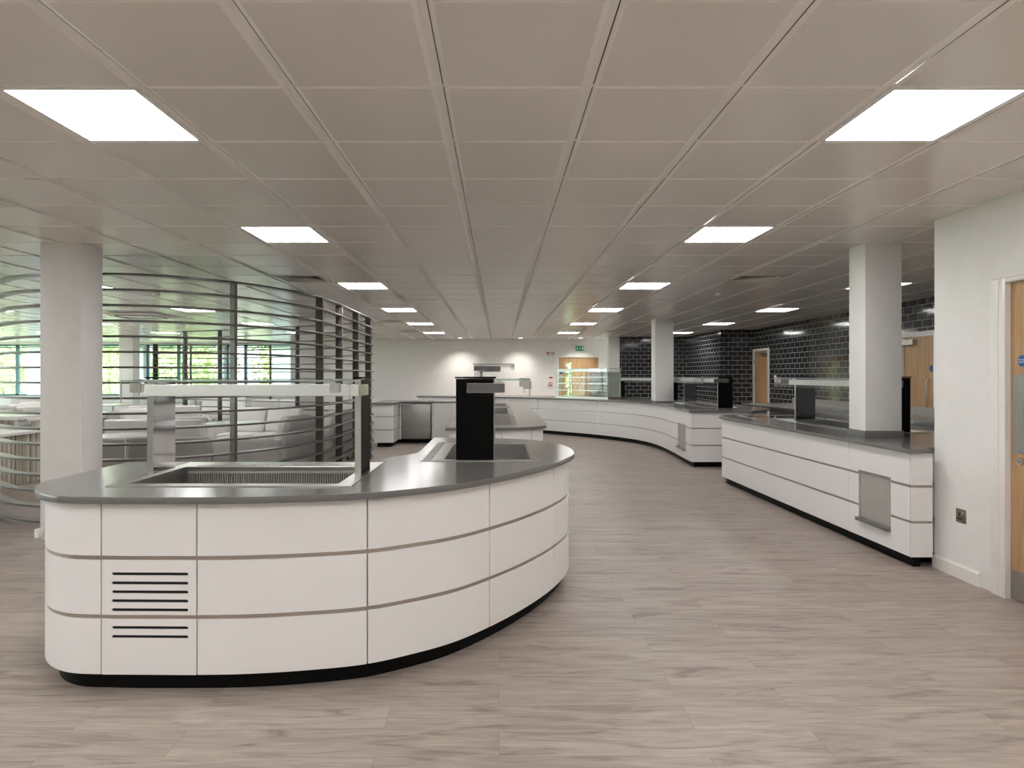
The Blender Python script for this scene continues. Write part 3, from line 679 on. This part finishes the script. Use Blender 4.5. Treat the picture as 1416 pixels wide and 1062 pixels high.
# --- far curved counter
O3 = outline([(2.945,9.98,1),(3.93,9.98,1),(4.45,10.6,1),(4.5,11.8),(4.55,13.2),(4.2,14.8),(3.4,16.2),(2.2,17.2),(.6,17.85),(-1.,18.15),(-2.2,18.25,1),(-2.2,17.2,1),(-1.1,16.87),(0,16.48),(.9,16.03),(1.65,15.3),(2.2,14.65),(2.62,14.0),(2.9,13.35),(3.03,12.6),(3.03,11.6),(2.98,10.7)])
counter('serving_counter', 'long white counter curving round the back of the room', O3, [660,702,744,787,826,876,953.2], extra=(.12,.25,.40,.55), niche=(937.2,948,.215,.632))
W4 = (3.55,11.05,3.98,13.15)
worktop('dark grey worktop curving along the long back counter', O3, [rect(W4[0]-.012,W4[1]-.012,W4[2]+.012,W4[3]+.012)], None)
well('steel food well under the gantry of the long back counter', W4, (3.48,10.98,4.05,13.22), name='food_well')
gantry('black post gantry on the long back counter, before the tiled corner', (3.61,10.63), PI/2-.07, 2.6, flip=-1, inner='mirrordark')
gantry('glass gantry behind the column on the long back counter', (3.72,14.15), PI/2+.36, 2.2, flip=-1, inner='mirrordark')
# display case
def display_case():
    A, B = Vector((1.40,15.86)), Vector((2.50,14.80)); d = (B-A).normalized(); n = Vector((-d.y,d.x)); w = (B-A).length
    r = thing('display_case','glass display case with shelves and lit top on back counter','display case',(A.x,A.y,ZT))
    X = Matrix(((d.x,n.x,0,A.x),(d.y,n.y,0,A.y),(0,0,1,0),(0,0,0,1))); D = .55; zt = 1.605; z0 = ZT+.001
    obj('case_base', MB().box(0,0,z0,w,D,z0+.05,X), M['steel'], r)
    obj('case_top', MB().box(0,0,zt-.012,w,D,zt,X), M['steeld'], r)
    obj('light_strip', MB().box(.02,.01,zt-.08,w-.02,.07,zt-.014,X), M['ledstrip'], r)
    for (u, v) in ((.01,D-.02),(w-.03,D-.02),(w-.03,.005),(.45,D-.02),(.98,D-.02)): obj('upright', MB().box(u,v-.012,z0+.05,u+.022,v+.012,zt-.012,X), M['steeld'], r)
    obj('front_glass', MB().box(0,-.008,z0+.03,w,-.002,zt,X), M['glass'], r)
    obj('side_glass', MB().box(-.008,0,z0+.03,-.002,D,zt,X), M['glass'], r); obj('side_glass', MB().box(w+.002,0,z0+.03,w+.008,D,zt,X), M['glass'], r)
    for z in (1.075,1.235,1.385):
        obj('shelf', MB().box(.01,.05,z,w-.01,D-.04,z+.012,X), M['glass'], r); obj('shelf_edge', MB().box(.01,.044,z-.006,w-.01,.05,z+.016,X), M['steel'], r)
    obj('rear_door', MB().box(.60,D-.012,z0+.05,.97,D-.004,zt-.09,X), M['tan'], r); obj('rear_door', MB().box(1.0,D-.022,z0+.05,w-.04,D-.014,zt-.09,X), M['greyback'], r)
    return r
display_case()

# --- right counter
O4 = outline([(2.995,4.71,1),(3.165,4.71,1),(3.165,4.83,1),(4.25,4.83,1),(4.25,8.85,1),(3.09,8.85,1),(2.93,8.61,1),(2.945,7.6),(2.965,6.3)])
O4B = outline([(2.995,4.71,1),(3.235,4.71,1),(3.235,4.83,1),(4.25,4.83,1),(4.25,8.85,1),(3.09,8.85,1),(2.93,8.61,1),(2.945,7.6),(2.965,6.3)])
counter('serving_counter', 'straight white counter with niche, beside wall with socket', O4B, [1174,1258.6], extra=(.10,.2,.42,.55), niche=(1187.6,1232,.215,.634))
W5 = (3.52,6.15,3.98,7.82)
worktop('dark grey worktop with column rising through it, beside the wall', O4, [rect(W5[0]-.012,W5[1]-.012,W5[2]+.012,W5[3]+.012)], None)
well('steel food well behind the column on the straight counter', W5, (3.40,6.08,4.06,7.90), name='food_well')
gantry('glass gantry with white beam, behind the column by the wall', (3.62,6.05), PI/2, 1.85, flip=-1, inner='mirrordark')
h2 = thing('hot_plate','black glass hot plate at far end of the straight counter','hot plate',(3.6,8.4,ZT))
obj('glass_top', MB().box(3.25,8.08,ZT+.0005,4.0,8.62,ZT+.006), M['blackglass'], h2); obj('hot_plate_frame', plate(rect(3.2,8.03,4.05,8.67),[rect(3.25,8.08,4.0,8.62)],ZT+.0005,ZT+.0045), M['steel'], h2)
# kitchen steel bench
kb = thing('steel_bench','stainless steel kitchen bench between the counters and tiled wall','bench',(5.3,11,0))
obj('bench_top', MB().box(4.75,7.4,.85,5.75,12.6,.895), M['steeld'], kb, .003)
obj('upstand', MB().box(5.73,7.4,.895,5.75,12.6,1.0), M['steeld'], kb)
obj('under_shelf', MB().box(4.80,7.45,.25,5.72,12.55,.28), M['steeld'], kb)
obj('bench_cabinet', MB().box(4.85,7.5,.28,5.70,11.4,.84), M['steel'], kb)
for x in (4.79,5.69):
    for y in (7.45,10.0,12.52): obj('leg', MB().box(x-.02,y-.02,.0,x+.02,y+.02,.85), M['steel'], kb)

# ================================================================== WALL FITTINGS
def socket_plate(c, lab):
    r = thing('wall_socket', lab, 'socket', c)
    x,y,z = c
    return r
r = thing('wall_socket','brushed metal single socket on white wall beside the oak door','socket',(3.239,4.52,.44))
obj('faceplate', MB().box(3.234,4.473,.392,3.2395,4.567,.488), M['bronze'], r, .002)
obj('pin_slot', MB().box(3.2332,4.527,.436,3.2345,4.539,.462).box(3.2332,4.511,.418,3.2345,4.519,.424).box(3.2332,4.508,.414,3.2345,4.558,.424), M['dark'], r)
obj('rocker_switch', MB().box(3.228,4.488,.447,3.2345,4.502,.470), M['steel'], r, .001)
for x, w in ((-1.22,.20),(-1.03,.12)):
    r = thing('wall_socket', 'white double socket plate on back wall' if w > .15 else 'white small socket plate on back wall beside the double one', 'socket', (x,YB-.001,1.5))
    obj('faceplate', MB().box(x-w/2,YB-.012,1.455,x+w/2,YB-.001,1.55), M['plastic'], r, .003); obj('rocker_switch', MB().box(x-.02,YB-.016,1.51,x+.02,YB-.012,1.53), M['steel'], r)
sw = obj('light_switch', MB().box(6.318,14.72,1.30,6.329,14.82,1.44).box(6.312,14.755,1.35,6.318,14.785,1.39), M['plastic'], None, .002); tag(sw, 'white light switch on black tiles beside the kitchen door', 'switch')
ex = thing('exit_sign','green emergency exit sign above the back wall door','sign',(2.52,YB-.1,2.28))
obj('sign_board', MB().box(2.385,YB-.06,2.205,2.635,YB-.03,2.355), M['signgreen'], ex)
def poly_y(mb, pts, y, th=.002):
    n = len(pts); vs = [(x,y,z) for x,z in pts]+[(x,y+th,z) for x,z in pts]
    mb.add(vs, [tuple(range(n)), tuple(range(2*n-1,n-1,-1))]+[(i,(i+1)%n,n+(i+1)%n,n+i) for i in range(n)])
sy = YB-.0625; sm = MB()
poly_y(sm, [(2.58,2.225),(2.618,2.225),(2.618,2.335),(2.58,2.335)], sy)                       # doorway
poly_y(sm, [(2.49,2.27),(2.52,2.27),(2.52,2.235),(2.53,2.235),(2.53,2.27),(2.56,2.27),(2.525,2.31)], sy)  # arrow
sm.add(*(lambda t: ([(2.445+.012*math.cos(2*PI*k/10), sy, 2.325+.012*math.sin(2*PI*k/10)) for k in range(10)], [tuple(range(10))]))(0))
poly_y(sm, [(2.425,2.312),(2.447,2.312),(2.455,2.295),(2.472,2.29),(2.472,2.283),(2.452,2.285),(2.445,2.268),(2.462,2.25),(2.458,2.225),(2.45,2.225),(2.452,2.245),(2.435,2.26),(2.425,2.232),(2.402,2.232),(2.402,2.24),(2.418,2.242),(2.428,2.29),(2.418,2.30),(2.41,2.28),(2.403,2.283)], sy)
obj('sign_figure', sm, M['signwhite'], ex)
obj('light_housing', MB().box(2.36,YB-.09,2.37,2.66,YB-.001,2.43).box(2.35,YB-.05,2.355,2.37,YB-.03,2.46), M['plastic'], ex, .004)
sd = obj('mounted_alarm_sounder', disc((1.67,YB-.001,2.12), .055, .05, 'y'), M['plastic']); tag(sd, 'round white alarm sounder on back wall left of the door', 'alarm')
obj('sounder_grille', disc((1.67,YB-.05,2.12), .042, .004, 'y'), M['greyback'], sd); obj('sounder_ring', plate([(.052*math.cos(2*PI*k/24),.052*math.sin(2*PI*k/24)) for k in range(24)], [[(.040*math.cos(2*PI*k/24),.040*math.sin(2*PI*k/24)) for k in range(24)]], 0, .004, 0, Matrix.Translation((1.67,YB-.054,2.12)) @ FY), M['blackmetal'], sd)
rs = obj('fire_sign', MB().box(1.48,YB-.006,2.07,1.57,YB-.001,2.17), M['signred']); tag(rs, 'small red and white notice beside the round sounder', 'sign')
obj('notice_mark', MB().box(1.485,YB-.008,2.075,1.515,YB-.006,2.125).box(1.53,YB-.008,2.075,1.545,YB-.006,2.14), M['signwhite'], rs)
nt_ = obj('wall_notice', MB().box(1.53,YB-.006,1.41,1.67,YB-.001,1.53), M['signwhite']); tag(nt_, 'white printed notice on back wall above the alarm call point', 'sign')
obj('notice_mark', MB().box(1.575,YB-.008,1.47,1.62,YB-.006,1.50), M['greyback'], nt_); obj('notice_footer', MB().box(1.56,YB-.007,1.345,1.67,YB-.001,1.395), M['signred'], nt_)
cp = thing('mounted_call_point','red fire alarm call point on back wall beside door','alarm',(1.6,YB-.001,1.2))
obj('call_point_case', MB().box(1.545,YB-.05,1.12,1.655,YB-.001,1.23), M['signred'], cp, .004); obj('call_point_glass', MB().box(1.565,YB-.053,1.145,1.635,YB-.05,1.205), M['signwhite'], cp)

# ================================================================== SLATTED SCREENS
NR = 17; Z0R, DZ = .055, .1437
def screen(label, pts, posts, depth=.10, group=None, s_list=(), nr=NR, pth=.03):
    p = Path(catmull(pts, 10), closed=False)
    r = thing('slatted_screen', label, 'screen', (*p.at(p.L/2), 0), 'slatted screens round the lounge')
    half = depth/2; c = offset_open(p.p, -half)
    for k in range(nr): z = Z0R+k*DZ; obj('rail', MB().strip(c, depth, z, z+.018), M['wood'], r, .003, 1)
    ss = [p.s_px(x) for x in posts] + [p.L*f for f in s_list]
    for s in ss:
        q, t = p.at(s), p.tan(s); X = Matrix(((t.x,-t.y,0,q[0]),(t.y,t.x,0,q[1]),(0,0,1,0),(0,0,0,1)))
        obj('post', MB().box(-pth/2,-half+.004,.0,pth/2,half-.004,Z0R+(nr-1)*DZ+.001,X), M['wood'], r, .002, 1)
    return r
S1 = [(-5.95,7.25),(-5.45,6.80),(-4.97,6.43),(-4.68,6.2),(-4.355,6.06),(-3.95,5.99),(-3.5,5.995),(-3.1,6.14),(-2.72,6.48),(-2.40,7.0),(-2.19,7.6),(-2.13,8.2),(-2.13,9.0),(-2.13,10.0),(-2.13,10.75)]
screen('tall curved slatted screen standing behind the front island and column', S1, [323,442,469,492,509], s_list=(.03,))
S2 = [(-2.2,11.0),(-2.45,11.35),(-2.85,11.85),(-3.35,12.1),(-3.83,12.27),(-4.8,12.8),(-5.75,13.3),(-6.7,13.7)]
screen('slatted screen across the lounge, passing in front of the white column', S2, [411,304], s_list=(.01,.99))
S3 = [(-10.35,19.5),(-10.25,19.1),(-9.8,18.9),(-8.6,19.2),(-7.4,19.2),(-6.85,19.5)]
screen('distant slatted screen before the lounge windows', S3, [214,254,264], s_list=(.01,.985), depth=.12, pth=.05)

# ================================================================== LOUNGE FURNITURE
def soft(name, mb, m, parent, b=.05): return link(name, mb.mesh(name, b, 4), m, parent)
def make_sofa(w, name, cushions, label):
    r = thing(name, label, 'armchair' if cushions == 1 else 'sofa')
    soft('seat_base', MB().box(-w/2,-.40,.13,w/2,.40,.33), M['sofashade'], r, .03)
    soft('backrest', MB().taper(-w/2,-.42,w/2,-.26,.15,-w/2+.03,-.50,w/2-.03,-.41,.86 if cushions == 1 else .66), M['sofashade'], r, .04)
    for sx in (-1,1): soft('arm', MB().taper(min(sx*w/2,sx*(w/2-.15)),-.40,max(sx*w/2,sx*(w/2-.15)),.40,.2,min(sx*w/2,sx*(w/2-.13)),-.38,max(sx*w/2,sx*(w/2-.13)),.36,.60), M['sofa' if cushions == 2 else 'sofashade'], r, .045)
    cw = (w-.30)/cushions
    for k in range(cushions):
        x0 = -w/2+.15+k*cw
        soft('seat_cushion', MB().box(x0+.004,-.30,.331,x0+cw-.004,.39,.46), M['sofa'], r, .04)
        soft('back_cushion', MB().taper(x0+.006,-.30,x0+cw-.006,-.10,.462,x0+.02,-.40,x0+cw-.02,-.25,.90 if cushions == 1 else .87), M['sofa'], r, .05)
    for sx in (-1,1):
        for sy in (-1,1): link('leg', MB().box(sx*(w/2-.08)-.02,sy*.33-.02,0,sx*(w/2-.08)+.02,sy*.33+.02,.131).mesh('leg'), M['blackmetal'], r)
    return r
ac1 = make_sofa(.86,'armchair',1,''); sf1 = make_sofa(1.55,'sofa',2,'')
SOFAS = [(-4.38,8.5,0.03,'white two-seat sofa with its shade-grey back to the chrome post'),(-4.05,11.0,PI,'white two-seat sofa facing this way before the lounge column'),(-6.3,12.3,.3,'white two-seat sofa under the ceiling cassette'),(-9.6,13.7,PI+.3,'white two-seat sofa seen left of the near column'),
         (-12.0,17.0,.1,'white two-seat sofa by the far left window'),(-7.3,16.7,PI,'white two-seat sofa in front of the distant screen'),(-5.2,15.4,.2,'white two-seat sofa behind the second slatted screen')]
ARMS = [(-2.98,8.62,PI/2-.3,'white armchair with shade-grey back turned to the screen post'),(-2.82,10.1,PI/2-.2,'white armchair tucked behind the end posts of the screen'),(-5.6,10.3,PI/2+2.6,'white armchair beyond the two-seat sofa with its back to the chrome post'),
        (-7.9,11.3,-PI/2,'white armchair beside the striped unit'),(-9.0,12.3,.6,'white armchair further back beside the striped unit'),(-10.6,15.6,.4,'white armchair out in the lounge near the far column'),(-7.4,14.75,2.2,'white armchair between the second and distant screens'),(-7.9,12.9,-.9,'white armchair in mid lounge behind the near column'),(-13.6,17.6,-.5,'white armchair by the far left window')]
for lst, pr, grp in ((SOFAS, sf1, 'white sofas in the lounge'), (ARMS, ac1, 'white armchairs in the lounge')):
    for i, (x, y, a, lab) in enumerate(lst):
        if i == 0: pr.location = (x,y,0); pr.rotation_euler = (0,0,a); pr['label'] = lab; pr['group'] = grp
        else: copy_tree(pr, (x,y,0), a, lab, grp)
def table_proto():
    r = thing('round_table','', 'table')
    link('table_top', MB().lathe([(.33,.0),(.38,.006),(.385,.02),(.38,.03)], (0,0,.70), 40).mesh('table_top'), M['tabletop'], r)
    link('pedestal', MB().lathe([(.03,0),(.028,.68)], (0,0,.02), 20).mesh('pedestal'), M['steel'], r)
    link('table_base', MB().lathe([(.24,0),(.24,.01),(.05,.022)], (0,0,0), 32).mesh('table_base'), M['steel'], r)
    return r
tp = table_proto()
for i, (x,y,lab) in enumerate(((-4.35,7.55,'round white table behind the chrome post'),(-3.95,9.6,'round white table in front of the two-seat sofa by the chrome post'),(-9.1,10.5,'round white table near the striped unit'),(-9.4,15.7,'round white table in mid lounge'))):
    if i == 0: tp.location = (x,y,0); tp['label'] = lab; tp['group'] = 'round white tables in the lounge'
    else: copy_tree(tp, (x,y,0), 0, lab, 'round white tables in the lounge')
def striped_unit(lab, x1, y0, y1, h):
    r = thing('striped_unit', lab, 'cabinet', (x1-.3,(y0+y1)/2,0))
    f = MB(); n = int((y1-y0)/.035)
    for k in range(n): y = y0+(y1-y0)*k/n; f.box(x1-.014,y+.003,.02,x1,y+(y1-y0)/n-.003,h-.04)
    obj('batten_front', f, M['batten'], r); obj('unit_body', MB().box(x1-.62,y0,.0,x1-.014,y1,h-.04), M['batten'], r)
    obj('unit_top', MB().box(x1-.66,y0-.03,h-.04,x1+.03,y1+.03,h), M['tabletop'], r, .004)
    return r
striped_unit('low striped batten unit with white top, at left behind the screen', -6.2, 7.2, 8.85, .70)
striped_unit('striped batten unit with white top, seen just past the near column', -6.27, 9.5, 11.25, .80)
bb = thing('shelf_unit','taller white-topped open unit behind the low striped one','cabinet',(-7.6,9.6,0))
obj('unit_top', MB().box(-8.3,9.35,.78,-6.98,10.1,.83), M['tabletop'], bb); obj('unit_body', MB().box(-8.25,9.75,0,-7.0,10.05,.78), M['batten'], bb)
for x in (-8.25,-7.06): obj('unit_side', MB().box(x,9.4,0,x+.05,9.75,.78), M['tabletop'], bb)

# ================================================================== OUTSIDE
g = obj('lawn', MB().box(-60,YW+.3,-.4,30,70,-.3).box(-60,-20,-.4,XL-.3,YW+.3,-.3), M['lawn']); g['kind'] = 'structure'
def tree_proto(seed, nl):
    rnd = random.Random(seed); r = thing('tree','leafy green tree outside the lounge windows','tree')
    link('trunk', MB().tube([(0,0,-.3),(.05,0,1.2),(0,.08,2.6),(.1,.1,4.2)],[.17,.14,.11,.06],10).mesh('trunk'), M['bark'], r)
    lf = MB()
    for k in range(nl):
        while True:
            p = Vector((rnd.uniform(-1,1),rnd.uniform(-1,1),rnd.uniform(-1,1)))
            if .15 < p.length < 1: break
        q = Vector((p.x*2.2,p.y*2.2,2.6+p.z*2.9)); q += Vector((rnd.gauss(0,.08),rnd.gauss(0,.08),rnd.gauss(0,.08)))
        a = Vector((rnd.gauss(0,1),rnd.gauss(0,1),rnd.gauss(0,1))).normalized(); b = a.cross(Vector((rnd.gauss(0,1),rnd.gauss(0,1),rnd.gauss(0,1)))).normalized(); s = rnd.uniform(.09,.19)
        lf.add([q-a*s, q+b*s*.5, q+a*s, q-b*s*.5], [(0,1,2,3)])
    link('crown', lf.mesh('crown', recalc=False), M['leaf'], r); return r
t1 = tree_proto(3, 2600)
for i, (x,y,a) in enumerate(((-25,30.5,0),(-19.5,29.5,1),(-14.1,29,2),(-8.7,28.5,3),(-28.5,37,4),(-22.4,36.5,5.2),(-16.8,36,1.5),(-11.2,36,2.2),(-5.4,35.5,.7),(2.9,28,1.5),(-29,12,.4),(-28,18,4))):
    if i == 0: t1.location = (x,y,0); t1.rotation_euler = (0,0,a); t1['group'] = 'trees outside the lounge windows'
    else: copy_tree(t1, (x,y,0), a, None, 'trees outside the lounge windows')

# ================================================================== LIGHT, WORLD, CAMERA
w = bpy.data.worlds.new('World'); SC.world = w; w.use_nodes = True; nt = w.node_tree; bg = nt.nodes['Background']
sky = nt.nodes.new('ShaderNodeTexSky'); sky.sky_type = 'NISHITA'; sky.sun_disc = False; sky.sun_elevation = math.radians(48); sky.sun_rotation = math.radians(150)
sky.air_density = 1.0; sky.dust_density = 3.0; sky.ozone_density = 1.0
mixn = nt.nodes.new('ShaderNodeMix'); mixn.data_type = 'RGBA'; mixn.inputs['Factor'].default_value = .6; mixn.inputs['B'].default_value = (2.6,2.8,2.9,1)
nt.links.new(sky.outputs[0], mixn.inputs['A']); nt.links.new(mixn.outputs['Result'], bg.inputs['Color']); bg.inputs['Strength'].default_value = 1.5
su = bpy.data.lights.new('sun','SUN'); su.energy = 7; su.angle = .05; su.color = (1,.96,.88)
so_ = bpy.data.objects.new('sun', su); COL.objects.link(so_); so_.rotation_euler = (math.radians(48),0,math.radians(-35)); so_.location = (-30,10,20)

cam = bpy.data.cameras.new('camera'); co = bpy.data.objects.new('camera', cam); COL.objects.link(co)
co.location = (0,0,H); co.rotation_euler = (PI/2,0,0)
cam.sensor_fit = 'HORIZONTAL'; cam.sensor_width = 36; cam.lens = 36*F/1416
cam.shift_x = (708-CX)/1416; cam.shift_y = -(531-CY)/1416
cam.clip_start = .05; cam.clip_end = 300
SC.camera = co
SC.view_settings.view_transform = 'Standard'; SC.view_settings.look = 'None'; SC.view_settings.exposure = 0.92; SC.view_settings.gamma = 1
SC.view_settings.use_curve_mapping = False
SC.cycles.max_bounces = 10; SC.cycles.diffuse_bounces = 5; SC.cycles.transparent_max_bounces = 16; SC.cycles.caustics_reflective = False; SC.cycles.caustics_refractive = False
SC.cycles.sample_clamp_indirect = 6; SC.cycles.use_denoising = True
